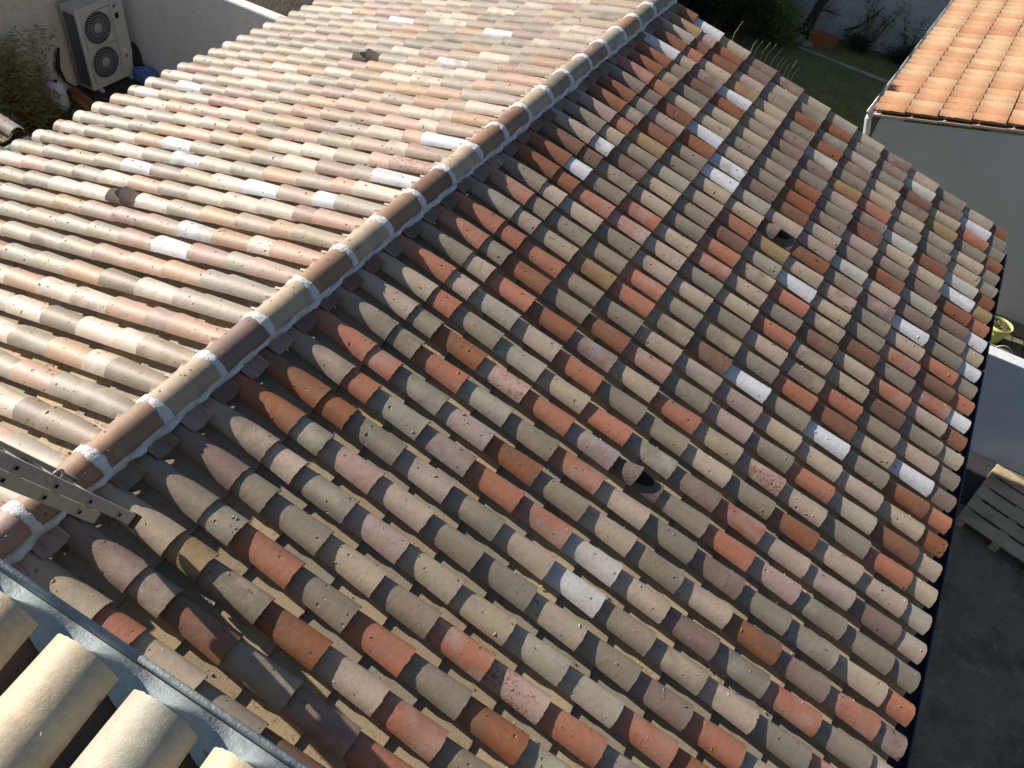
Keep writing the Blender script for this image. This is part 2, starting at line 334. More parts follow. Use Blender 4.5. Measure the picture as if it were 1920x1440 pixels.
#TABLE_END
VENTS_R = {(11, 7), (25, 7)}
VENTS_L = {(24, 7),(10, 7)}
rngc = random.Random(11)
PR = 'GGGTTPPCCMMLLORBWKRO'; PL = 'HHCCPLLLPPPEEEKK'
def code(side, i, j):
    if side < 0: return LEFT.get(i*100+j) or rngc.choice(PL)
    s = RIGHT.get(i, '')
    if j-1 < len(s) and s[j-1] != '.': return s[j-1]
    return rngc.choice(PR)
JE = {1: 12.55, -1: 12.32}
house = empty('tiled_house', (0, -2.7, -4.35), 'long low house with a wide two-slope roof of mixed red, grey and cream clay tiles', 'house')
def end_d(side, j):
    if j == 13: return D0+EXP*JE[side]
    if j == 1: return D0+EXP*1.44
    return D0+EXP*j
for side in (1, -1):
    F = lambda d, y, n, s=side: SP(s, d, y, n)
    cov = MB(); cha = MB(); rng = random.Random(5+side)
    Y0 = Y_R if side > 0 else Y_L
    vents = VENTS_R if side > 0 else VENTS_L
    for i in range(NCOL):
        y = Y0-PITCH*i
        if y < -7.16: break
        for j in range(13, 0, -1):
            c = code(side, i, j)
            if (i, j) in vents: continue
            d1 = end_d(side, j)
            if j == 1 and i == 0 and side > 0: d1 = D0+EXP*1.0
            L = d1-.05 if j == 1 else .45
            near = y < -2.5
            cover(cov, F, y, d1, L, rng, colr(c, rng), colr2(c, rng), seg=14 if near else 10,
                  cu=CL+(CU-CL)*L/.45, ru=RL+(RU-RL)*L/.45, crumbs=rng.choice((2,3,4,6)) if side > 0 or near else rng.choice((1,2,3)))
        if i > 0 or True:
            yc = y-PITCH/2
            for j in range(13, 0, -1):
                d1 = D0+EXP*(j+.42) if j < 12 else (D0+EXP*(JE[side]-.02) if j == 12 else None)
                if d1 is None: continue
                if j == 12: d1 = D0+EXP*(JE[side]-.03)
                base = rng.choice(((.46,.35,.21),(.42,.33,.21),(.36,.29,.20),(.32,.27,.20),(.48,.37,.23),(.38,.29,.19)))
                channel(cha, F, yc, d1, .45, rng, (*base, rng.random()))
            # first channel piece and the short raised closing piece under the ridge
            channel(cha, F, yc, D0+EXP*1.42, D0+EXP*1.42-.04, rng, (.42,.34,.24, rng.random()))
            kc = rng.choice('MMKTTG' if side > 0 else 'KKPPD'); cc = colr(kc, rng)
            cl = MB(); k1 = .205+rng.uniform(-.012, .012)
            channel(cov, F, yc, k1, k1-.05, rng, cc, rl=.070, ru=.072, nl=-.038, nu=-.036, ph=R_(62))
    slope = cov.build('roof_slope', M_tile, house)
    slope['label'] = ('shaded-side slope of grey, rust and salmon cover tiles running down to the dark gutter' if side > 0 else
                      'sunlit slope of cream, pink and grey cover tiles, toned paler for the glare, running down towards the air conditioner')
    cha.build('channel_tiles', M_chan, slope)
    dk = MB(); w = D0+EXP*(JE[side]-.35)
    P = [SP(side, 0, 1.70, -.165), SP(side, w, 1.70, -.165), SP(side, w, -7.2, -.165), SP(side, 0, -7.2, -.165)]
    P2 = [v-Vector((0,0,.03)) for v in P]
    dk.add(P+P2, [(0,1,2,3),(7,6,5,4),(0,4,5,1),(1,5,6,2),(2,6,7,3)])
    dk.build('underlay', M_deck, slope)
# ---- ridge: caps, white joints, mortar fillet
RC, CZ = .100, -.020
capcodes = 'YBCTOCBTCCTOCBMCOCBBOK'
caps_far = list('GVLMLGCVVCBVCVCMCVVKK')
ridge = MB()
ry0 = 1.1188+.401
rrng = random.Random(3)
mort = MB(); joints = MB()
for k in range(22):
    ya = ry0-.401*k; yb = ya-.401
    if ya > 1.72: ya = 1.72
    if k == 0: ya = min(ya+.18, 1.70)
    if yb < -7.15: yb = -7.15
    if yb >= ya: break
    cd = caps_far[k-1] if 0 < k <= len(caps_far) else 'T'
    mb = MB(); c = colr(cd, rrng); c2 = colr2(cd, rrng); seg = 16; rows = []; ri = []
    for t in (0, .25, .5, .75, 1):
        y = ya+(yb-ya)*t; r = RC-.003*t+.0015
        a_ = [Vector((r*sin(-R_(82)+R_(164)*q/seg), y, CZ+r*cos(-R_(82)+R_(164)*q/seg))) for q in range(seg+1)]
        rows.append(a_)
        ri.append([Vector((v.x*.88, v.y, CZ+(v.z-CZ)*.88)) for v in a_])
    mb.grid(rows, c=c, c2=c2); mb.grid(ri, c=c, c2=c2)
    for q in range(3):
        t = rrng.uniform(.1, .9); a = rrng.uniform(-.9, .9); s = rrng.uniform(.003, .006); y = ya+(yb-ya)*t; r = RC+.001
        vs = [Vector((r*sin(a+dx*s/r), y+dyy*s*1.6, CZ+r*cos(a+dx*s/r))) for dx, dyy in ((-1,-.6),(1,-.3),(.8,.8),(-.7,.9))]
        ctr = Vector(((r+.004)*sin(a), y, CZ+(r+.004)*cos(a))); mb.add(vs+[ctr], [(0,1,4),(1,2,4),(2,3,4),(3,0,4)], c, c2)
    o = mb.build('ridge_tile', M_tile, house)
    # joint of white mortar at the lower end of the cap
    yj = ry0-.401*k-.401
    if yj > -7.1:
        rows = []; n = 26; joints = MB()
        for t in (-1, -.75, 0, .75, 1):
            row = []
            for q in range(n+1):
                a = -R_(86)+R_(172)*q/n; w = .030+.006*sin(3*a+k*2.1)+.003*sin(11*a+k)+rrng.gauss(0, .001)
                r = RC+(.0085 if abs(t) < .9 else -.004)+rrng.gauss(0, .0009)
                row.append(Vector((r*sin(a), yj+w*t, CZ+r*cos(a))))
            rows.append(row)
        joints.grid(rows); joints.build('mortar_joint', M_mortar, house)
def drape(y, Y0):
    ph = (Y0-y)/PITCH; fr = (ph+.5) % 1-.5; dy = fr*PITCH
    a = CL+.004+math.sqrt(max(.084**2-dy*dy, 0)) if abs(dy) < .084 else -1
    dc = abs(dy)-PITCH/2; b = .034-math.sqrt(max(.072**2-dc*dc, 0)) if abs(dc) < .066 else -1
    return max(a, b, -.04)
for side in (1,):
    Y0 = Y_R if side > 0 else Y_L; rows = []
    N_ = 560; prng = random.Random(9); off = 0
    for q in range(N_+1):
        y = 1.69-(8.85)*q/N_; off = off*.8+prng.gauss(0, .003); ph = (Y0-y)/PITCH; fr = (ph % 1)
        dout = .122+.014*cos(2*pi*fr)+off+.006*sin(y*5.3); h = drape(y, Y0)
        row = []
        for t in (0, .3, .6, .85, 1, 1.0):
            pass
        p0 = Vector((side*RC*.985, y, CZ+.012))
        dmid = (.098+dout)/2
        row = [p0, SP(side, dmid, y, max(h, -.01)+.014+prng.gauss(0, .0012)), SP(side, dout-.008, y, h+.010), SP(side, dout, y, h-.002), SP(side, dout-.004, y, h-.02)]
        rows.append(row)
    mort.grid(rows, smooth=True)
fil = mort.build('mortar_fillet', M_mortar, house)
# ---- vent tiles (dark mineral hood on the cover line)
def vent(side, i, j):
    F = lambda d, y, n, s=side: SP(s, d, y, n)
    Y0 = Y_R if side > 0 else Y_L; y = Y0-PITCH*i; d1 = end_d(side, j); rng = random.Random(i*7+j)
    mb = MB(); cover(mb, F, y, d1, .42, rng, (.1,.1,.1,0), (.1,.1,.1,0), rl=.083, ru=.068, rough=.002)
    # flared hood: opens down slope
    rows = []; inr = []; S = 12
    for k in range(7):
        t = k/6; d = d1-.36+.18*t; up = .002+.062*t**1.3; r = .064+.012*t
        rows.append([F(d, y+r*1.05*sin(-R_(80)+R_(160)*q/S), CL-.012+up*max(cos(-R_(80)+R_(160)*q/S), 0)**.6+r*cos(-R_(80)+R_(160)*q/S)) for q in range(S+1)])
        inr.append([F(d, y+(r-.009)*1.05*sin(-R_(80)+R_(160)*q/S), CL-.014+up*max(cos(-R_(80)+R_(160)*q/S), 0)**.6+(r-.009)*cos(-R_(80)+R_(160)*q/S)) for q in range(S+1)])
    mb.grid(rows); mb.grid(inr)
    mb.add(rows[-1]+inr[-1], [(q, q+1, S+2+q, S+1+q) for q in range(S)])
    o = mb.build('vent_tile', M_lead, house)
    hm = MB(); rows = []
    for k in range(9):
        t = k/8; dd = d1-.20+.135*t; w = .058*math.sqrt(max(1-t**2.2, 0))
        rows.append([F(dd, y+w*s_, CL+.0835-.0*t+(.083**2-(w*s_)**2)**.5-.083+.0022) for s_ in (-1,-.6,-.2,.2,.6,1)])
    hm.grid(rows); hm.build('painted_vent_shadow', M_dark, o)  # dark patch painted on the tile as the hood's shadow
for s_, vs_ in ((1, VENTS_R), (-1, VENTS_L)):
    for i, j in sorted(vs_): vent(s_, i, j)
# ---- walls, gutters of the house
wl_ = MB(); xr = (D0+EXP*12.55)*ct-.30; xl = -((D0+EXP*12.32)*ct-.18); zr = -(D0+EXP*12.2)*st-.2
wl_.add([(xl,1.62,-4.4),(xl,1.62,zr),(0,1.62,-.2),(xr,1.62,zr),(xr,1.62,-4.4),(xl,-7.2,-4.4),(xl,-7.2,zr),(0,-7.2,-.2),(xr,-7.2,zr),(xr,-7.2,-4.4)],
        [(0,1,2,3,4),(9,8,7,6,5),(0,5,6,1),(4,3,8,9),(1,6,7,2),(2,7,8,3)])
wl_.build('wall', M_beige, house)
def gutter(xc, zc, r, y0, y1, m, parent, name='gutter', seams=True, flip=1):
    mb = MB(); rows = []; S = 10
    for y in (y0, y1):
        rows.append([Vector((xc-r*cos(pi*q/S)*flip, y, zc-r*sin(pi*q/S))) for q in range(S+1)])
    mb.grid(rows)
    rows2 = [[Vector((xc-(r+.003)*cos(pi*q/S)*flip, y, zc-(r+.003)*sin(pi*q/S)-.001)) for q in range(S+1)] for y in (y0, y1)]
    mb.grid(rows2)
    mb.tube([(xc+(r+.004)*flip, y0, zc+.004), (xc+(r+.004)*flip, y1, zc+.004)], .009)
    for y in (y0, y1):
        vs = [Vector((xc-r*cos(pi*q/S)*flip, y, zc-r*sin(pi*q/S))) for q in range(S+1)]; mb.add(vs, [tuple(range(S+1))])
    if seams:
        y = y0-1.6
        while y > y1:
            rr = [[Vector((xc-(r+.005)*cos(pi*q/S)*flip, yy, zc-(r+.005)*sin(pi*q/S))) for q in range(S+1)] for yy in (y, y-.03)]; mb.grid(rr)
            mb.tube([(xc+(r+.004)*flip, y, zc+.004), (xc+(r+.004)*flip, y-.03, zc+.004)], .0105); y -= 2.0
    return mb.build(name, m, parent)
de = D0+EXP*12.55
gx, gz = de*ct+.034, -de*st-.21
g = gutter(gx, gz, .072, 1.66, -7.2, M_dzinc, house)
for k in range(5):
    y = 1.35-.46*k; cl = MB(); cl.box((gx+.066, y-.010, gz+.006), (gx+.086, y+.010, gz+.016)); cl.build('painted_rim_glint', M_lwhite, g)  # small white boxes painting the sun spots on the gutter rim
fa = MB(); fa.box((xr-.02, -7.2, zr-.20), (xr+.012, 1.64, zr-.05)); fa.build('fascia', M_fascia, house)
dl = D0+EXP*12.32
fl = MB(); fl.box((-dl*ct+.10, -7.2, -dl*st-.32), (-dl*ct+.13, 1.64, -dl*st-.14)); fl.build('fascia', M_fascia, house)

# ------------------------------------------------------------------ upper house (foreground, bottom-left)
UX, UY, UZ = 1.626, -7.141, 1.683
up = empty('upper_house', (1.6, -8.0, -4.35), 'taller house in the bottom-left foreground with fat cream tiles behind a zinc strip', 'house')
TU = R_(13)
def FU(d, x, n): return Vector((x, UY-d*cos(TU)-n*sin(TU)*0, UZ-.085-d*sin(TU)+n))
urng = random.Random(21)
ucol = ['H','H','H','L','H','H','L','H','H','C','H']
PALU = {'H': (.56,.455,.31), 'L': (.42,.38,.29), 'C': (.52,.43,.31)}
for k in range(-5, 5):
    x = UX+.23*k
    for j, (a, b) in enumerate(((-.005, .40), (.34, .76), (.70, 1.12))):
        q = ucol[(k*2+j*3+20) % len(ucol)]
        if k == 0: q = 'HLH'[j]
        if k == 1: q = 'CHH'[j]
        if k == 2: q = 'HHL'[j]
        if k == 1 and j == 0: q = 'L'
        base = PALU[q]; c = (*base, urng.random()); c2 = (base[0]*.9, base[1]*.93, base[2]*.95, 0)
        mb = MB(); Fk = lambda d, y, n: FU(d, y, n)
        # wide end down slope, laid over the next one
        cover(mb, Fk, x, b, b-a, urng, c, c2, rl=.107, ru=.097, cl=-.018, cu=-.016, seg=26, th=.014, crumbs=7 if j == 0 else 3, rough=.0005)
        mb.build('cover_tile', M_tile, up)
uc = MB()
for k in range(-6, 5):
    x = UX+.23*k+.115
    for j, d1 in enumerate((.5, .85, 1.2)):
        channel(uc, FU, x, d1, .5, urng, (.46,.34,.26, urng.random()), rl=.085, ru=.098, nl=-.062, nu=-.080, seg=12)
uc.build('channel_tiles', M_chan, up)
# scalloped zinc apron with rolled rim
zm = MB(); rows = []
x0, x1 = UX-1.6, UX+1.35; n = 360
RIMY, RIMZ = -7.048, 1.492
zr_ = random.Random(4)
for q in range(n+1):
    x = x0+(x1-x0)*q/n; ph = ((x-UX)/.23+.5) % 1-.5
    s_ = .5+.5*cos(2*pi*ph); h = UZ-.142+.134*s_**1.3; yt = UY+.004-.030*(1-s_)+zr_.gauss(0, .0008)
    row = []
    for t in (0, .25, .5, .75, 1):
        y = yt+(RIMY-.010-yt)*t; z = h+(RIMZ-.012-h)*t**.85-.010*sin(pi*t)
        row.append(Vector((x, y, z)))
    rows.append(row)
zm.grid(rows)
zo = zm.build('zinc_apron', M_zinc, up)
rm = MB(); rm.tube([(x0, RIMY, RIMZ), (x1, RIMY, RIMZ)], .0095, 12)
xs = UX+.035; rm.tube([(x0, RIMY, RIMZ), (xs, RIMY, RIMZ)], .0112, 12)
rm.box((x0, RIMY+.006, RIMZ-.10), (x1, RIMY+.0085, RIMZ-.002)); rm.build('rolled_rim', M_zinc, zo)
st_ = MB(); vs = []
for k in range(14):
    a = 2*pi*k/14; vs.append(Vector((xs+.035+.013*cos(a)*(1.0), -7.078+.018*sin(a), 1.522+.0*sin(a))))
uw = MB(); uw.box((x0, -9.2, -4.4), (x1, -7.16, 1.45)); uw.build('wall', M_beige, up)

# ------------------------------------------------------------------ ladder
lad = empty('aluminium_ladder', (.40, -6.21, 0), 'scratched aluminium extension ladder standing on the tiles beside the ridge, bottom-left', 'ladder')
u = Vector((.095, -.395, .913)).normalized(); W = (Vector((1, 0, 0))-u*u.x).normalized(); Nn = u.cross(W)
if Nn.y > 0: Nn = -Nn
T0 = Vector((.405, -6.205, .0))
def rail(base, L, w, dep, m, name, sidehole=1):
    mb = MB()
    M = Matrix((( W.x, Nn.x, u.x, base.x), (W.y, Nn.y, u.y, base.y), (W.z, Nn.z, u.z, base.z), (0,0,0,1)))
    # C profile: web and two flanges
    a = .004
    mb.box((-a if sidehole > 0 else 0, 0, 0), (0 if sidehole > 0 else a, dep, L), M)
    mb.box((-w if sidehole > 0 else a, 0, 0), (-a if sidehole > 0 else w, .003, L), M)
    mb.box((-w if sidehole > 0 else a, dep-.003, 0), (-a if sidehole > 0 else w, dep, L), M)
    o = mb.build(name, m, lad); return o, M
Lr = 1.72; WID = .36
rungs = [.16+.28*k for k in range(10)]
for sec, (off, base_u, m) in enumerate(((0., 0., M_alu), (.056, .30, M_alu2))):
    b = T0+Nn*off+u*base_u; L = Lr-base_u
    o, M = rail(b, L, .024, .052, m, 'rail', 1); o2, M2 = rail(b-W*WID, L, .024, .052, m, 'rail', -1)
    for z in rungs:
        if z+.02 > L: continue
        hm = MB(); hm.box((.0005, .017, z-.016), (.0035, .043, z+.016), M); hm.box((.003, .021, z-.012), (.0042, .039, z+.012), M)
        hh = hm.build('rung_socket', M_alu, o)
        kk = MB(); kk.box((.0044, .0225, z-.0105), (.0048, .0375, z+.0105), M); kk.build('socket_hole', M_dark, o)
        rg = MB(); rg.box((-WID+.004, .016, z-.014), (-.004, .044, z+.014), M); rg.build('rung', M_alu, lad)
fm = MB(); M = Matrix(((W.x, Nn.x, u.x, T0.x), (W.y, Nn.y, u.y, T0.y), (W.z, Nn.z, u.z, T0.z), (0,0,0,1)))
for xo in (0, -WID):
    fm = MB(); fm.box((xo-.028 if xo == 0 else xo-.006, -.004, -.035), (xo+.006 if xo == 0 else xo+.028, .064, .02), M); fm.build('foot', M_black, lad, bevel=.003)
for zz in (.72,):
    hk = MB(); pts = [M @ Vector((-.020, .0+.03*sin(a)*-1, zz+.03*cos(a))) for a in [pi*q/8-pi/2+pi/2 for q in range(9)]]
    hk.tube(pts, .006); hk.build('hook', M_alu, lad)

# ------------------------------------------------------------------ neighbour house, right
nb = empty('neighbour_house', (4.5, 7.5, -4.35), 'grey rendered house with an orange interlocking tile roof, top right', 'house')
NX, NY, NZ = 2.50, 5.0, -1.817; NS = math.atan(.25); ncs, nsn = cos(NS), sin(NS); SK = .07
def FN(d, y, n): return Vector((NX+d*ncs-n*nsn+(y-NY)*SK, y, NZ+d*nsn+n*ncs))
nt = MB(); nrng = random.Random(8)
NP, NE = .247, .427
NC = {'o': (.37,.20,.115), 'c': (.41,.275,.17), 'k': (.39,.23,.135)}
for r in range(28):
    for q in range(6):
        kk = nrng.choice('ooccckk'); b = NC[kk]; f = nrng.uniform(.92, 1.06)
        c = (b[0]*f, b[1]*f, b[2]*f, nrng.random()); b2 = NC[nrng.choice('ock')]; c2 = (*[p*.8+q_*.2 for p, q_ in zip(b, b2)], 0)
        y0 = NY+NP*r; d0 = NE*q-.03; rows = []
        prof = []
        for s in range(17):
            t = s/16
            hgt = .044*sin(pi*min(t/.88, 1))**.6 if t < .88 else -.030*sin(pi*(t-.88)/.12)
            prof.append((t*NP, hgt))
        jd = nrng.uniform(-.004, .004)
        for t, lift in ((0, .034), (.47, .022), (.475, .030), (.965, .014)):
            rows.append([FN(d0+NE*t+jd, y0+yy, hh+lift) for yy, hh in prof])
        nt.grid(rows, c=c, c2=c2)
        nt.add([FN(d0+jd, y0+yy, hh+.034) for yy, hh in prof]+[FN(d0+jd+.003, y0+yy, hh+.020) for yy, hh in prof], [(s, s+1, 18+s, 17+s) for s in range(16)], c, c2)
        if r == 0:   # rake edge of the outermost tile
            nt.add([FN(d0+NE*t, y0, lift+.0) for t, lift in ((0,.020),(.5,.015),(1,.008))]+[FN(d0+NE*t, y0, lift-.02) for t, lift in ((0,.02),(.5,.015),(1,.008))], [(0,1,4,3),(1,2,5,4)], c, c2)
    nb_r = None
nro = nt.build('roof', M_ntile, nb)
rk = MB()
for q in range(6):
    rk.add([FN(NE*q-.02, NY-.012, -.045), FN(NE*(q+1)-.025, NY-.012, -.053), FN(NE*(q+1)-.025, NY-.012, -.082), FN(NE*q-.02, NY-.012, -.074),
            FN(NE*q-.02, NY+.1, -.045), FN(NE*(q+1)-.025, NY+.1, -.053), FN(NE*(q+1)-.025, NY+.1, -.082), FN(NE*q-.02, NY+.1, -.074)],
           [(0,1,2,3),(4,7,6,5),(0,4,5,1),(3,2,6,7),(0,3,7,4),(1,5,6,2)], (.60,.42,.34,.3*q), (.58,.46,.27,0))
rk.build('rake_tiles', M_ntile, nro)
nd = MB(); P = [FN(-.0, NY+.05, -.03), FN(2.6, NY+.05, -.03), FN(2.6, 12, -.03), FN(0, 12, -.03)]
nd.add(P+[v-Vector((0,0,.05)) for v in P], [(0,1,2,3),(7,6,5,4),(0,4,5,1),(3,7,4,0)]); nd.build('underlay', M_deck, nro)
nw = MB(); xa, xb = NX+.10, NX+2.6*ncs
nw.add([(xa,NY,-4.4),(xb+2,NY,-4.4),(xb+2,NY,NZ+.12+nsn*2.6+.4),(xb,NY,NZ+nsn*2.6-.13),(xa,NY,NZ-.085),
        (xa+.5,12,-4.4),(xb+2,12,-4.4),(xb+2,12,NZ+nsn*2.6+.5),(xb+.5,12,NZ+nsn*2.6-.13),(xa+.5,12,NZ-.085)],
       [(0,1,2,3,4),(9,8,7,6,5),(0,4,9,5),(1,6,7,2)])
nw.build('wall', M_grey, nb)
lg = MB(); lg.box((xa+1, NY-.06, -4.4), (xb+2, NY-.004, -4.12)); lg.build('plinth', M_yard, nb)
# gutter and downpipe along its left eave
mb = MB(); S = 8; rows = []
for y in (NY-.02, 12):
    xo = NX-.045+(y-NY)*SK; rows.append([Vector((xo-.055*cos(pi*q/S), y, NZ-.045-.055*sin(pi*q/S))) for q in range(S+1)])
mb.grid(rows); mb.add(rows[0], [tuple(range(S+1))])
mb.tube([(NX-.045-.058+(y-NY)*SK, y, NZ-.040) for y in (NY-.02, 12)], .008)
ng = mb.build('gutter', M_wzinc, nb)
mb = MB(); mb.tube([(NX-.05, NY+.03, NZ-.09), (NX-.05, NY+.03, NZ-.16), (NX-.0, NY-.0, NZ-.30), (NX+.03, NY-.02, NZ-.42), (NX+.03, NY-.02, -4.35)], .045, 12)
mb.build('downpipe', M_wzinc, nb)

# ------------------------------------------------------------------ low side roof, far left
sd = empty('side_building', (-6.2, -4.2, -4.35), 'low building at the left edge with a few grey tiles above a pale gutter', 'building')
TS = R_(14)
def FS(d, y, n): return Vector((-4.86-(.0-d)*cos(TS)*-1*-1 if False else -4.80-(-d)*-1*0-(-d)*0+0, y, 0))
def FS(d, y, n): return Vector((-4.72+d*cos(TS)+n*sin(TS), y, -1.36-d*sin(TS)+n*cos(TS)))
srng = random.Random(2); sm = MB(); sc = MB()
for k in range(8):
    y = -3.10-.23*k
    for j in range(5):
        cd = 'DMGTPDGLC'[(k*2+j) % 9]; cover(sm, FS, y, -.34*j, .45, srng, colr(cd, srng), colr2(cd, srng), crumbs=1)
        channel(sc, FS, y-.115, -.34*j-.02, .45, srng, (.42,.34,.25, .3))
so = sm.build('roof', M_tile, sd); sc.build('channel_tiles', M_chan, so)
gutter(-4.625, -1.455, .06, -3.02, -5.2, M_wzinc, sd, flip=1)
mb = MB(); mb.box((-6.6, -5.4, -4.4), (-4.95, -3.16, -1.62)); mb.build('wall', M_beige, sd)

# ------------------------------------------------------------------ setting: ground, lawn, yard, walls
G = -4.35
def sheet(name, x0, y0, x1, y1, z, m, n=1):
    mb = MB(); mb.add([(x0,y0,z),(x1,y0,z),(x1,y1,z),(x0,y1,z)], [(0,1,2,3)]); return kind(mb.build(name, m), 'structure')
sheet('ground', -80, -80, 80, 80, G-.012, M_soil)
sheet('courtyard', 3.9, -9, 12, 4.96, G-.004, M_yard)
sheet('lawn', -3.6, 2.4, 4.6, 14.1, G-.004, M_lawn)
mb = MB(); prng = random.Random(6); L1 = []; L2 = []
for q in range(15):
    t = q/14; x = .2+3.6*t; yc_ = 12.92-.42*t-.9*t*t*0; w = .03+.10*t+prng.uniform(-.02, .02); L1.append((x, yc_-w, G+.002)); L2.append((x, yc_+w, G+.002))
mb.grid([L1, L2]); kind(mb.build('painted_sun_streak', M_sunstreak), 'structure')  # pale tapered strip painted as a sun streak across the lawn
mb = MB(); mb.box((-7, 14.2, G-.05), (9, 14.45, -1.4))
tag(mb.build('garden_wall', M_oldwall, bevel=.02), 'stained grey plaster wall closing the shady garden behind the tree, top', 'wall')
mb = MB(); mb.box((-9.95, -6, G-.05), (-9.70, 2.28, 0.1))
tag(mb.build('beige_wall', M_beige), 'beige rendered wall behind the air conditioner and dry bamboo', 'wall')
mb = MB(); mb.box((-9.95, 2.29, G-.05), (-3.4, 2.49, -2.40))
tag(mb.build('white_wall', M_white, bevel=.03), 'smooth white garden wall running from the air conditioner towards the tiled roof', 'wall')
mb = MB(); mb.box((4.45, 2.0, G-.05), (9, 2.18, -2.84))
tag(mb.build('low_wall', M_blue, bevel=.01), 'bluish-shaded plain wall beyond the dark gutter above the pallet', 'wall')

# ------------------------------------------------------------------ air conditioner
AX, AY0, AY1, AZ, AH, AD = -9.25, 1.17, 2.11, -4.30, 1.36, .33
AY1 = 2.11
ac = empty('air_conditioner', (AX-.16, (AY0+AY1)/2, AZ), 'cream two-fan outdoor air conditioner standing against the beige wall', 'air conditioner')
mb = MB(); mb.box((AX-AD, AY0, AZ), (AX, AY1, AZ+AH)); body = mb.build('body', M_acw, ac, bevel=.012)
mb = MB(); mb.box((AX-AD-.006, AY0-.006, AZ+AH+.001), (AX+.008, AY1+.006, AZ+AH+.02)); mb.build('top_panel', M_acw, ac, bevel=.004)
mb = MB(); mb.box((AX-AD+.035, AY0-.004, AZ+.06), (AX-.035, AY0-.001, AZ+AH-.07)); coil = mb.build('coil_panel', M_acd, ac)
for zc in (AZ+.99, AZ+.40):
    yc_ = AY0+.355; fan = MB(); rr = .255
    for k in range(33):
        pass
    vs = [Vector((AX+.002, yc_+.262*cos(2*pi*k/40), zc+.262*sin(2*pi*k/40))) for k in range(40)]; fan.add(vs, [tuple(range(40))])
    fo = fan.build('fan', M_fan, ac)
    bl = MB()
    for b_ in range(3):
        a0 = 2*pi*b_/3+.3; rows = []
        for r_ in (.05, .12, .19, .245):
            rows.append([Vector((AX+.003+.012*(s/5), yc_+r_*cos(a0+s*.15+r_*1.5), zc+r_*sin(a0+s*.15+r_*1.5))) for s in range(6)])
        bl.grid(rows)
    bl.build('fan_blade', M_fan, fo)
    gr = MB()
    for k in range(26):
        a0 = 2*pi*k/26; pts = []
        for s in range(7):
            r_ = .075+.195*s/6; a = a0+.75*(s/6)**1.1; pts.append((AX+.022-.006*(s/6), yc_+r_*cos(a), zc+r_*sin(a)))
        gr.tube(pts, .0036, 4, cap=False)
    for r_ in (.268, .20, .14):
        gr.tube([(AX+.018, yc_+r_*cos(2*pi*k/36), zc+r_*sin(2*pi*k/36)) for k in range(37)], .0035 if r_ > .25 else .0016, 5)
    h_ = .285
    gr.tube([(AX+.010, yc_-h_, zc-h_), (AX+.010, yc_+h_, zc-h_), (AX+.010, yc_+h_, zc+h_), (AX+.010, yc_-h_, zc+h_), (AX+.010, yc_-h_, zc-h_)], .007, 6)
    go = gr.build('fan_grille', M_grill, ac)
    hb = MB(); MM = Matrix.Translation((AX+.014, yc_, zc)) @ Matrix.Rotation(pi/2, 4, 'Y')
    hb.lathe([(.001, .016), (.07, .014), (.080, .004), (.080, -.004)], 28, MM); hb.build('hub', M_hub, go)
yl_ = AY1-.17
mb = MB(); mb.box((AX+.0005, AY1-.262, AZ+.03), (AX+.0025, AY1-.258, AZ+AH-.03)); mb.build('panel_seam', M_fan, ac)
z1 = AZ+1.22
mb = MB(); mb.add([(AX+.003, yl_-.035, z1+.03), (AX+.003, yl_-.035, z1-.035), (AX+.003, yl_+.015, z1+.02)], [(0,1,2)]); mb.build('emblem_dark', M_lblack, ac)
mb = MB(); mb.add([(AX+.003, yl_-.035, z1+.038), (AX+.003, yl_+.018, z1+.024), (AX+.003, yl_+.085, z1+.030), (AX+.003, yl_+.085, z1+.042)], [(0,1,2,3)])
mb.add([(AX+.003, yl_+.022, z1+.012), (AX+.003, yl_-.02, z1-.035), (AX+.003, yl_-.008, z1-.030), (AX+.003, yl_+.034, z1+.016)], [(0,1,2,3)]); mb.build('emblem_blue', M_lblue, ac)
mb = MB(); mb.box((AX+.001, yl_-.035, z1-.20), (AX+.003, yl_+.045, z1-.11)); mb.build('sticker', M_lblack, ac)
mb = MB(); mb.box((AX+.001, yl_+.05, z1-.125), (AX+.003, yl_+.075, z1-.10)); mb.build('sticker', M_lblue, ac)
mb = MB(); mb.box((AX+.001, yl_+.0, AZ+.42), (AX+.003, yl_+.06, AZ+.50)); mb.build('sticker', M_lwhite, ac)
mb = MB(); mb.box((AX+.001, yl_+.0, AZ+.33), (AX+.003, yl_+.06, AZ+.38)); mb.build('sticker', M_lred, ac)
for y in (AY0+.14, AY1-.14): mb = MB(); mb.box((AX-AD-.04, y-.03, G), (AX+.05, y+.03, AZ-.002)); mb.build('foot', M_wzinc, ac)
# pipe cover beside it
mb = MB(); mb.lathe([(.17,0),(.17,.25),(.15,.42),(.10,.5),(.001,.52)], 20, Matrix.Translation((-9.38, 2.17, G)))
mb.v = [(x, min(y, 2.28), z) for x, y, z in mb.v]
tag(mb.build('pipe_cover', M_black), 'black rounded plastic cover low beside the air conditioner', 'cover')
mb = MB()
for k in range(3):
    pts = [(-9.64+.02*k, 1.00-.02*k, -3.6), (-9.62, .90-.03*k, -3.9), (-9.60, .93, -4.15), (-9.55, 1.05, -4.3)]; mb.tube(pts, .018, 8)
tag(mb.build('refrigerant_hose', M_black), 'black insulated hoses dropping behind the air conditioner', 'hose')
mb = MB(); rows = []
brng = random.Random(12)
for a in range(9):
    rows.append([Vector((-9.02+.26*cos(2*pi*b/14)*(1-.10*a/8 if a < 6 else 1-(a-5)*.3), 2.10+.16*sin(2*pi*b/14)*(1 if a < 6 else 1-(a-5)*.3), G+.03*a+brng.uniform(-.01, .012))) for b in range(15)])
mb.v = []; mb.grid(rows)
tag(mb.build('compost_bag', M_bag), 'crumpled blue and white bag at the foot of the white wall', 'bag')
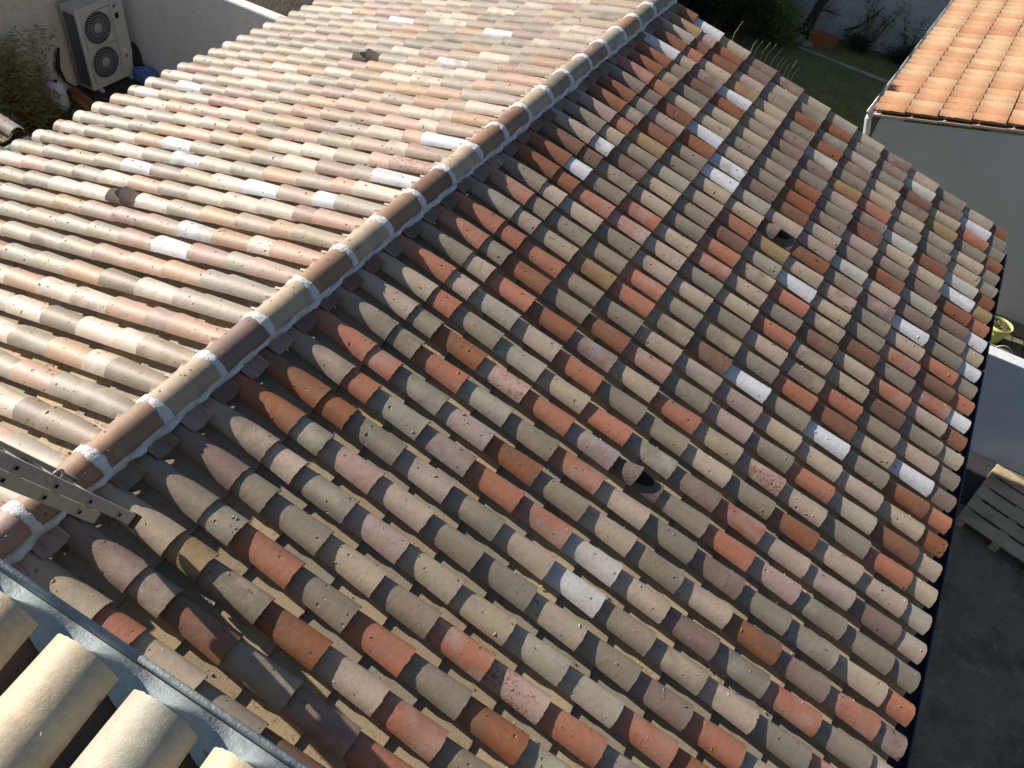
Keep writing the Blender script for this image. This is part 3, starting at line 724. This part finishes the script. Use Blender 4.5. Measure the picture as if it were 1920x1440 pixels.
# stack of spare tiles / terracotta piece
mb = MB(); Mx = Matrix.Translation((-9.25, .93, G)) @ Matrix.Rotation(R_(-14), 4, 'Z')
def half(mb, Mx, L, r, z0, c=(.5,.5,.5,0)):
    rows = [[Mx @ Vector((x, r*sin(a), z0+r*cos(a))) for a in [-pi/2+pi*q/10 for q in range(11)]] for x in (-L/2, L/2)]
    mb.grid(rows); rows = [[Mx @ Vector((x, (r-.012)*sin(a), z0+(r-.012)*cos(a))) for a in [-pi/2+pi*q/10 for q in range(11)]] for x in (-L/2, L/2)]; mb.grid(rows)
    for x in (-L/2, L/2): mb.add([Mx @ Vector((x, r*sin(-pi/2+pi*q/10), z0+r*cos(-pi/2+pi*q/10))) for q in range(11)]+[Mx @ Vector((x, (r-.012)*sin(-pi/2+pi*q/10), z0+(r-.012)*cos(-pi/2+pi*q/10))) for q in range(11)], [(q, q+1, 12+q, 11+q) for q in range(10)])
half(mb, Mx, .62, .085, 0)
tag(mb.build('spare_tile', M_brick), 'red clay tile lying on the ground between jug and air conditioner', 'tile')
mb = MB(); half(mb, Matrix.Translation((-9.12, .80, G)) @ Matrix.Rotation(R_(-14), 4, 'Z'), .62, .05, 0)
tag(mb.build('edging_tile', M_terr), 'thin brown clay edging lying along the red tile near the jug', 'tile')
# jug
jug = empty('plastic_jug', (-9.30, .50, G), 'translucent white plastic jug with a dark cap beside the bamboo', 'jug')
Mj = Matrix.Translation((-9.30, .50, G)) @ Matrix.Rotation(R_(20), 4, 'Z')
bm = MB(); prof = [(.02, 0, .7), (.11, .0, 1), (.13, .03, 1), (.135, .2, 1), (.13, .36, 1), (.115, .42, 1), (.07, .47, 1), (.02, .485, 1)]
rows = []
for r, z, _ in prof: rows.append([Mj @ Vector((r*1.15*math.copysign(abs(cos(a))**.7, cos(a)), r*.95*math.copysign(abs(sin(a))**.7, sin(a)), z)) for a in [2*pi*q/28 for q in range(29)]])
bm.grid(rows); bm.build('body', M_jug, jug)
bm = MB(); bm.lathe([(.03,0),(.032,.03),(.001,.034)], 16, Mj @ Matrix.Translation((.05, .0, .475))); bm.build('cap', M_black, jug)
bm = MB(); bm.tube([Mj @ Vector((-.10, 0, .42)), Mj @ Vector((-.07, 0, .52)), Mj @ Vector((.0, 0, .53)), Mj @ Vector((.02, 0, .48))], .014); bm.build('handle', M_jug, jug)

# ------------------------------------------------------------------ plants
def leaf(mb, p, d, L, w, rng, droop=.2):
    d = Vector(d).normalized(); s = d.cross(Vector((rng.uniform(-.3,.3), rng.uniform(-.3,.3), 1))).normalized(); up_ = s.cross(d)
    a = p; b = p+d*L*.45+s*w*.5+up_*L*.04; b2 = p+d*L*.45-s*w*.5+up_*L*.04; e = p+d*L-Vector((0,0,droop*L))
    mb.add([a, b, e, b2], [(0,1,2),(0,2,3)])
def foliage(c, rad, n, L, w, rng, mb, flat=1, clumps=14):
    cl_ = []
    for _ in range(clumps):
        v = Vector((rng.gauss(0,1), rng.gauss(0,1), rng.gauss(0,1))).normalized()*rng.uniform(.35, 1.0); cl_.append((Vector((v.x*rad[0], v.y*rad[1], v.z*rad[2])), rng.uniform(.18, .42)))
    for _ in range(n):
        o_, s = rng.choice(cl_); v = Vector((rng.gauss(0,1), rng.gauss(0,1), rng.gauss(0,1)))
        p = Vector(c)+o_+Vector((v.x*rad[0], v.y*rad[1], v.z*rad[2]))*s
        if p.z < G+.02: p.z = G+.02+rng.random()*.1
        leaf(mb, p, (rng.uniform(-1,1), rng.uniform(-1,1), rng.uniform(-.4,.9)), L*rng.uniform(.6,1.3), w*rng.uniform(.7,1.3), rng)
# dry bamboo by the beige wall
rg = random.Random(31)
bam = empty('bamboo_plant', (-9.35, .12, G), 'bushy dry bamboo with yellow-brown leaves against the beige wall', 'plant')
stm = MB(); lv = MB(); lv2 = MB()
for k in range(34):
    bx, by = -9.42+rg.gauss(0,.14), .02+rg.gauss(0,.20); H = rg.uniform(.65, 1.5); lx, ly = rg.gauss(0,.16), rg.gauss(.02,.18)
    pts = [Vector((max(bx+lx*t*t*H, -9.66), by+ly*t*t*H, G+H*t)) for t in (0,.25,.5,.75,1)]; stm.tube(pts, [.006,.005,.004,.003,.0015], 5)
    for q in range(80):
        t = rg.uniform(.08, 1)**.9; i = min(int(t*4), 3); p = pts[i].lerp(pts[i+1], t*4-i)
        a = rg.uniform(0, 2*pi); p = p+Vector((cos(a), sin(a), 0))*rg.uniform(0, .10)*(1.3-t*.8); p.x = max(p.x, -9.67)
        leaf(lv if rg.random() < .55 else lv2, p, (cos(a), sin(a), rg.uniform(-.3, .6)), rg.uniform(.07, .15), rg.uniform(.011, .018), rg)
for q in range(900):
    p = Vector((-9.25+rg.gauss(0,.2), .0+rg.gauss(0,.22), G+abs(rg.gauss(0,.25)))); p.x = max(p.x, -9.66)
    leaf(lv2, p, (rg.uniform(-1,1), rg.uniform(-1,1), rg.uniform(.1,1.2)), rg.uniform(.08,.2), .016, rg)
stm.build('stem', M_dry, bam); kind(lv.build('dry_leaves', M_dry, bam), 'stuff'); kind(lv2.build('green_leaves', M_dryg, bam), 'stuff')
# sacks and a small plant at the far left
mb = MB(); mb.lathe([(.001,.34),(.12,.33),(.22,.24),(.26,.12),(.24,.0)], 18, Matrix.Translation((-9.55, -.28, G)))
o = mb.build('blue_sack', M_sack); tag(o, 'crumpled blue sack half hidden by the bamboo at the left edge', 'sack')
mb = MB(); foliage((-9.42, -.34, G+.32), (.16,.14,.12), 420, .06, .03, rg, mb, clumps=8)
sp_ = empty('potted_plant', (-9.42, -.36, G), 'small plant with green, yellow and red leaves at the left edge', 'plant')
mb.build('green_leaves', M_leafy, sp_)
mb = MB(); foliage((-9.22, -.22, G+.22), (.13,.10,.08), 260, .05, .03, rg, mb, clumps=6); mb.build('red_leaves', M_redl, sp_)
mb = MB(); mb.lathe([(.09,0),(.12,.2),(.125,.21),(.10,.20)], 18, Matrix.Translation((-9.42, -.36, G))); mb.build('pot', M_terr, sp_)
# grass and weeds in the left court
mb = MB()
for q in range(2200):
    p = Vector((rg.uniform(-9.6, -6.6), rg.gauss(.2, .55), G)); 
    if p.y > 1.9: continue
    leaf(mb, p, (rg.uniform(-.6,.6), rg.uniform(-.6,.6), 1), rg.uniform(.03,.12), .008, rg)
kind(mb.build('weeds', M_dryg), 'stuff')
# garden grass
mb = MB()
for q in range(30000):
    p = Vector((rg.uniform(-3.4, 4.2), 4.8+9.3*rg.random()**.8, G))
    t = (p.x-.2)/3.6
    if abs(p.y-(12.92-.42*t)) < .13 and p.x > .2 and rg.random() < .8: continue
    leaf(mb, p, (rg.uniform(-.8,.8), rg.uniform(-.8,.8), 1), rg.uniform(.03,.08), .012, rg)
kind(mb.build('grass', M_leafg), 'stuff')
# bushes
def bush(c, rad, n, L, w, m, label, nm='garden_bush', cat='bush'):
    o = empty(nm, (c[0], c[1], G), label, cat); mb = MB(); foliage(c, rad, n, L, w, rg, mb, clumps=26); mb.build('foliage', m, o)
    s = MB()
    for k in range(6):
        a = rg.uniform(0, 6.28); s.tube([(c[0], c[1], G), (c[0]+cos(a)*rad[0]*.3, c[1]+sin(a)*rad[1]*.3, G+.4*rad[2]), (c[0]+cos(a)*rad[0]*.6, c[1]+sin(a)*rad[1]*.6, c[2]+rad[2]*.2)], [.02,.012,.004], 5)
    s.build('stem', M_bark, o)
bush((-.42, 12.9, -3.85), (.55,.5,.5), 7000, .07, .035, M_leafg, 'round mid-green bush left of the bare tree at the garden wall')
bush((-1.5, 12.3, -3.7), (.75,.6,.6), 7000, .13, .022, M_leafd, 'dark grassy bush spreading behind the end of the tiled roof')
bush((-2.6, 13.0, -3.3), (.8,.6,.9), 6000, .12, .03, M_leafd, 'dark tall shrub beside the wooden post at the top')
bush((1.35, 13.75, -4.15), (.28,.2,.16), 1500, .06, .03, M_leafd, 'low dark clump of leaves at the foot of the rose stems')
bush((2.5, 13.9, -4.1), (.5,.2,.2), 1800, .06, .03, M_leafd, 'dark ground plant at the foot of the garden wall, near the orange roof')
bush((-4.6, 5.5, -3.0), (1.1,1.4,1.3), 9000, .10, .04, M_leafd, 'dark shrub behind the end of the white wall')
bush((-6.3, 6.6, -3.0), (1.4,1.4,1.3), 9000, .10, .04, M_leafd, 'dark shrub beyond the sunlit crest of the white wall')
# bare tree
tr = empty('bare_tree', (.12, 13.65, G), 'leafless dark tree leaning in front of the stained garden wall', 'tree')
mb = MB(); mb.tube([(.10,13.6,G-.02),(.16,13.62,-4.05),(.22,13.66,-3.6),(.42,13.74,-3.1),(.60,13.8,-2.4),(.7,13.82,-1.9)], [.20,.12,.10,.085,.07,.05], 10)
for q in range(26):
    a = rg.uniform(0, 6.28); mb.tube([(.10,13.6,-4.25),(.10+.26*cos(a),13.6+.22*sin(a),-4.28+rg.random()*.14)], [.05,.01], 5)
mb.build('trunk', M_bark, tr)
mb = MB()
def twig(p, d, L, r, k):
    d = d.normalized(); pts = [p]; q = p
    for s in range(4): d = (d+Vector((rg.gauss(0,.15), rg.gauss(0,.08), rg.gauss(0,.15)))).normalized(); q = q+d*L/4; pts.append(q)
    mb.tube(pts, [r, r*.8, r*.65, r*.5, r*.35], 5)
    if k > 0:
        for s in range(3): twig(pts[rg.choice((1,2,3,4))], d+Vector((rg.gauss(0,.7), rg.gauss(0,.3), rg.gauss(.1,.6))), L*.5, r*.45, k-1)
twig(Vector((.35,13.72,-3.3)), Vector((.95,.05,.55)), 1.25, .038, 2)
twig(Vector((.24,13.66,-3.7)), Vector((.9,-.05,.45)), .6, .02, 2)
twig(Vector((.5,13.76,-2.8)), Vector((.8,0,.9)), 1.0, .03, 2)
mb.build('branch', M_bark, tr)
# wooden post and dry stems
mb = MB(); mb.tube([(-1.30, 12.55, G), (-1.34, 13.2, -3.3), (-1.36, 13.9, -2.2)], [.075,.07,.06], 10)
tag(mb.build('wooden_post', M_post), 'leaning weathered wooden post among the dark shrubs', 'post')
mb = MB()
for k in range(26):
    x, y = -1.75+rg.gauss(0,.12), 12.4+rg.gauss(0,.2); t = Vector((rg.gauss(.12,.12), rg.gauss(.3,.1), 1)); H = rg.uniform(.9, 1.8)
    mb.tube([(x,y,G), (x+t.x*H*.5, y+t.y*H*.5, G+H*.55), (x+t.x*H*1.2, y+t.y*H, G+H)], [.006,.005,.002], 4)
tag(mb.build('dry_stems', M_cane), 'thin pale dry stems standing beside the wooden post', 'plant')
# planter, stones
mb = MB(); Mp = Matrix.Translation((.60, 13.42, G)) @ Matrix.Rotation(R_(8), 4, 'Z')
a, b, c_, d_ = .30, .10, .34, .13
mb.add([Mp @ Vector(v) for v in ((-a,-b,0),(a,-b,0),(a,b,0),(-a,b,0),(-c_,-d_,.26),(c_,-d_,.26),(c_,d_,.26),(-c_,d_,.26),(-c_+.02,-d_+.02,.26),(c_-.02,-d_+.02,.26),(c_-.02,d_-.02,.26),(-c_+.02,d_-.02,.26),(-c_+.02,-d_+.02,.2),(c_-.02,-d_+.02,.2),(c_-.02,d_-.02,.2),(-c_+.02,d_-.02,.2))],
       [(3,2,1,0),(0,1,5,4),(1,2,6,5),(2,3,7,6),(3,0,4,7),(4,5,9,8),(5,6,10,9),(6,7,11,10),(7,4,8,11),(8,9,13,12),(9,10,14,13),(10,11,15,14),(11,8,12,15),(12,13,14,15)])
tag(mb.build('terracotta_trough', M_terr), 'orange terracotta trough standing at the foot of the garden wall', 'planter')
for k, (x, y, s, lab) in enumerate(((.02, 13.22, .20, 'larger pale stone in front of the bare tree trunk'), (.32, 13.12, .13, 'smaller pale stone between the larger stone and the terracotta trough'))):
    mb = MB(); rows = []
    for i in range(9):
        th = pi*i/8; row = []
        for j in range(13):
            ph = 2*pi*(j % 12)/12; r = s*(1+.18*sin(3*ph+k)+.12*cos(2*th+ph*2)); row.append(Vector((x+r*1.3*sin(th)*cos(ph), y+r*sin(th)*sin(ph), G+.03+r*.6*cos(th))))
        rows.append(row)
    mb.grid(rows); tag(mb.build('garden_stone', M_stone), lab, 'stone', 'stones by the tree')
def rosebush(x, y, H, n, label, nm='rose_bush'):
    o = empty(nm, (x, y, G), label, 'bush'); s = MB(); l = MB()
    for k in range(n):
        a = rg.uniform(-.5, .5); h = H*rg.uniform(.5, 1); pts = [Vector((x+rg.gauss(0,.05), y, G))]
        for t in (.33, .66, 1): pts.append(Vector((x+a*h*t+rg.gauss(0,.03), y+.05*t, G+h*t)))
        s.tube(pts, [.010,.008,.006,.003], 5)
        for q in range(16):
            t = rg.uniform(.45, 1); i = min(int(t*3), 2); p = pts[i].lerp(pts[i+1], t*3-i)+Vector((rg.gauss(0,.05), rg.gauss(0,.05), rg.gauss(0,.05)))
            for w in range(3): leaf(l, p, (rg.uniform(-1,1), rg.uniform(-1,1), rg.uniform(-.4,.6)), .07, .04, rg)
    s.build('stem', M_bark, o); l.build('leaves', M_leafg, o)
rosebush(1.55, 13.85, 1.5, 9, 'spindly rose bush with bare stems and a few green leaves on the wall')
rosebush(2.45, 13.95, 1.1, 6, 'smaller straggly rose bush close to the orange tiled roof')
mb = MB()
for q in range(200):
    t = rg.random(); leaf(mb, Vector((.95+.62*t, 13.9, G+.35+.55*t*t+.15*t)), (rg.uniform(-.5,1), rg.uniform(-1,0), rg.uniform(-1,1)), .06, .02, rg)
mb.tube([(.95,13.9,G+.30),(1.25,13.9,G+.52),(1.57,13.9,G+1.05)], .01, 5)
tag(mb.build('spiky_branch', M_leafd), 'curved dark branch of small spiky leaves rising from the terracotta trough', 'branch')
# canes poking up behind the verge
can = empty('cane_clump', (1.2, 2.5, G), 'row of thin pale canes poking up behind the far edge of the tiled roof', 'plant')
def ver(x): return -abs(x)*math.tan(TH)
for (xa_, za_, dx) in ((.72,.05,.05),(.97,.02,.03),(1.02,.0,.04),(1.10,.02,.05),(1.16,.0,.06),(1.24,.02,.055),(1.32,-.02,.03),(1.36,-.0,.04),(1.42,-.02,.02),(1.47,.0,.03),(1.52,-.03,.04)):
    mb = MB(); H = rg.uniform(.09, .19); z = ver(xa_)-.20
    mb.tube([(xa_-.10, 2.45, G), (xa_-.02, 2.4, z-.9), (xa_, 2.35, z), (xa_+dx, 2.34, z+H)], [.006,.005,.0035,.002], 5); mb.build('cane', M_cane, can)

# tall trees added left of the garden, mostly out of view, to shade it
for k in range(11):
    x, y = -4.7+rg.uniform(-.15,.15), 5.9+.92*k; H = 6.4
    o = empty('shade_cypress', (x, y, G), 'dark tree added beyond the left slope, mostly out of view, to shade the garden', 'tree', 'trees added to shade the garden')
    mb = MB()
    for q in range(5200):
        t = rg.random()**.85; r = .78*(1-t)**.45*rg.uniform(.3, 1.05); a = rg.uniform(0, 6.28)
        leaf(mb, Vector((x+r*cos(a), y+r*sin(a), G+.2+H*t)), (cos(a)*.5, sin(a)*.5, 1), .26, .16, rg)
    mb.build('crown', M_leafd, o)
    mb = MB(); mb.tube([(x,y,G),(x,y,G+H*.9)], [.12,.02], 8); mb.build('trunk', M_bark, o)

# ------------------------------------------------------------------ right yard
deck = empty('plank_deck', (5.6, 3.6, G), 'old weathered boards laid on the ground below the grey wall', 'planks')
for k in range(13):
    x = 4.3+.17*k; mb = MB(); L = rg.uniform(.5, 1.6); y0 = 2.25
    mb.box((x, y0, G), (x+.155, y0+L, G+.03+rg.uniform(0,.006))); mb.box((x, y0+L+.012, G), (x+.155, 4.9, G+.032+rg.uniform(0,.006))); mb.build('plank', M_plank, deck, bevel=.003)
pot = empty('lime_pot', (5.62, 4.62, G+.035), 'lime-green plastic pot full of dry soil standing on the boards', 'pot')
Mq = Matrix.Translation((5.52, 4.62, G+.04))
mb = MB(); mb.lathe([(.001,0),(.115,.0),(.150,.20),(.150,.21),(.170,.215),(.176,.29),(.168,.29),(.160,.25)], 30, Mq); mb.build('body', M_pot, pot)
mb = MB(); mb.lathe([(.001,.262),(.09,.258),(.162,.245)], 24, Mq); mb.build('soil', M_soil, pot)
mb = MB()
for q in range(160): a = rg.uniform(0, 6.28); r = rg.uniform(0,.15); leaf(mb, Vector((5.52+r*cos(a), 4.62+r*sin(a), G+.30)), (cos(a), sin(a), rg.uniform(0,.8)), .04, .012, rg)
kind(mb.build('weeds', M_dryg, pot), 'stuff')
bk = empty('hanging_basket', (5.72, 4.0, G+.035), 'dark pot of small yellow-green plants with a wire handle on the boards', 'pot')
Mq = Matrix.Translation((5.62, 4.02, G+.04))
mb = MB(); mb.lathe([(.001,0),(.10,.0),(.15,.13),(.155,.14),(.14,.12),(.001,.11)], 24, Mq); mb.build('bowl', M_black, bk)
mb = MB(); mb.tube([Mq @ Vector((.15*cos(pi*q/12), .02, .14+.20*sin(pi*q/12))) for q in range(13)], .005, 6); mb.build('handle', M_wzinc, bk)
mb = MB()
for q in range(160): a = rg.uniform(0, 6.28); r = rg.uniform(0,.12); leaf(mb, Vector((5.62+r*cos(a), 4.02+r*sin(a), G+.16)), (cos(a), sin(a), rg.uniform(0,1)), .06, .03, rg)
mb.build('leaves', M_leafy, bk)
# bitumen sheet and pallet
mb = MB(); mb.box((4.4, 1.0, G+.001), (5.86, 1.99, G+.006)); tag(mb.build('bitumen_sheet', M_membrane), 'dark speckled bitumen sheet on the ground below the plain wall', 'sheet')
pal = empty('wooden_pallet', (6.2, .9, G), 'weathered grey-brown wooden pallet lying in the shady yard', 'pallet')
Mp = Matrix.Translation((5.50, .62, G)) @ Matrix.Rotation(R_(-16), 4, 'Z')
hh = .118
for k in range(5):
    y = .0+.262*k; mb = MB(); mb.box((0, y, hh), (1.0, y+.215, hh+.02), Mp); mb.build('deck_board', M_wood, pal, bevel=.003)
for x in (.0, .45, .90):
    mb = MB(); mb.box((x, .0, hh-.022), (x+.10, 1.262, hh-.001), Mp); mb.build('bearer_board', M_wood, pal)
    for y in (0, .56, 1.15):
        mb = MB(); mb.box((x, y, .012), (x+.10, y+.11, hh-.023), Mp); mb.build('block', M_wood, pal)
    mb = MB(); mb.box((x, .0, 0), (x+.10, 1.262, .011), Mp); mb.build('bottom_board', M_wood, pal)
# leaf litter and pebbles on the yard
mb = MB()
for q in range(900):
    x, y = rg.uniform(4.0, 8), rg.uniform(-7, 1.9); s = rg.uniform(.004, .016)
    a = rg.uniform(0, 6.28); vs = [(x+s*cos(a+t)*rg.uniform(.6,1), y+s*sin(a+t)*rg.uniform(.6,1), G+.001) for t in (0,1.3,2.6,3.9,5.2)]
    mb.add(vs+[(x, y, G+.001+s*.5)], [(i, (i+1) % 5, 5) for i in range(5)])
kind(mb.build('gravel', M_stone), 'stuff')
bpy.context.view_layer.update()
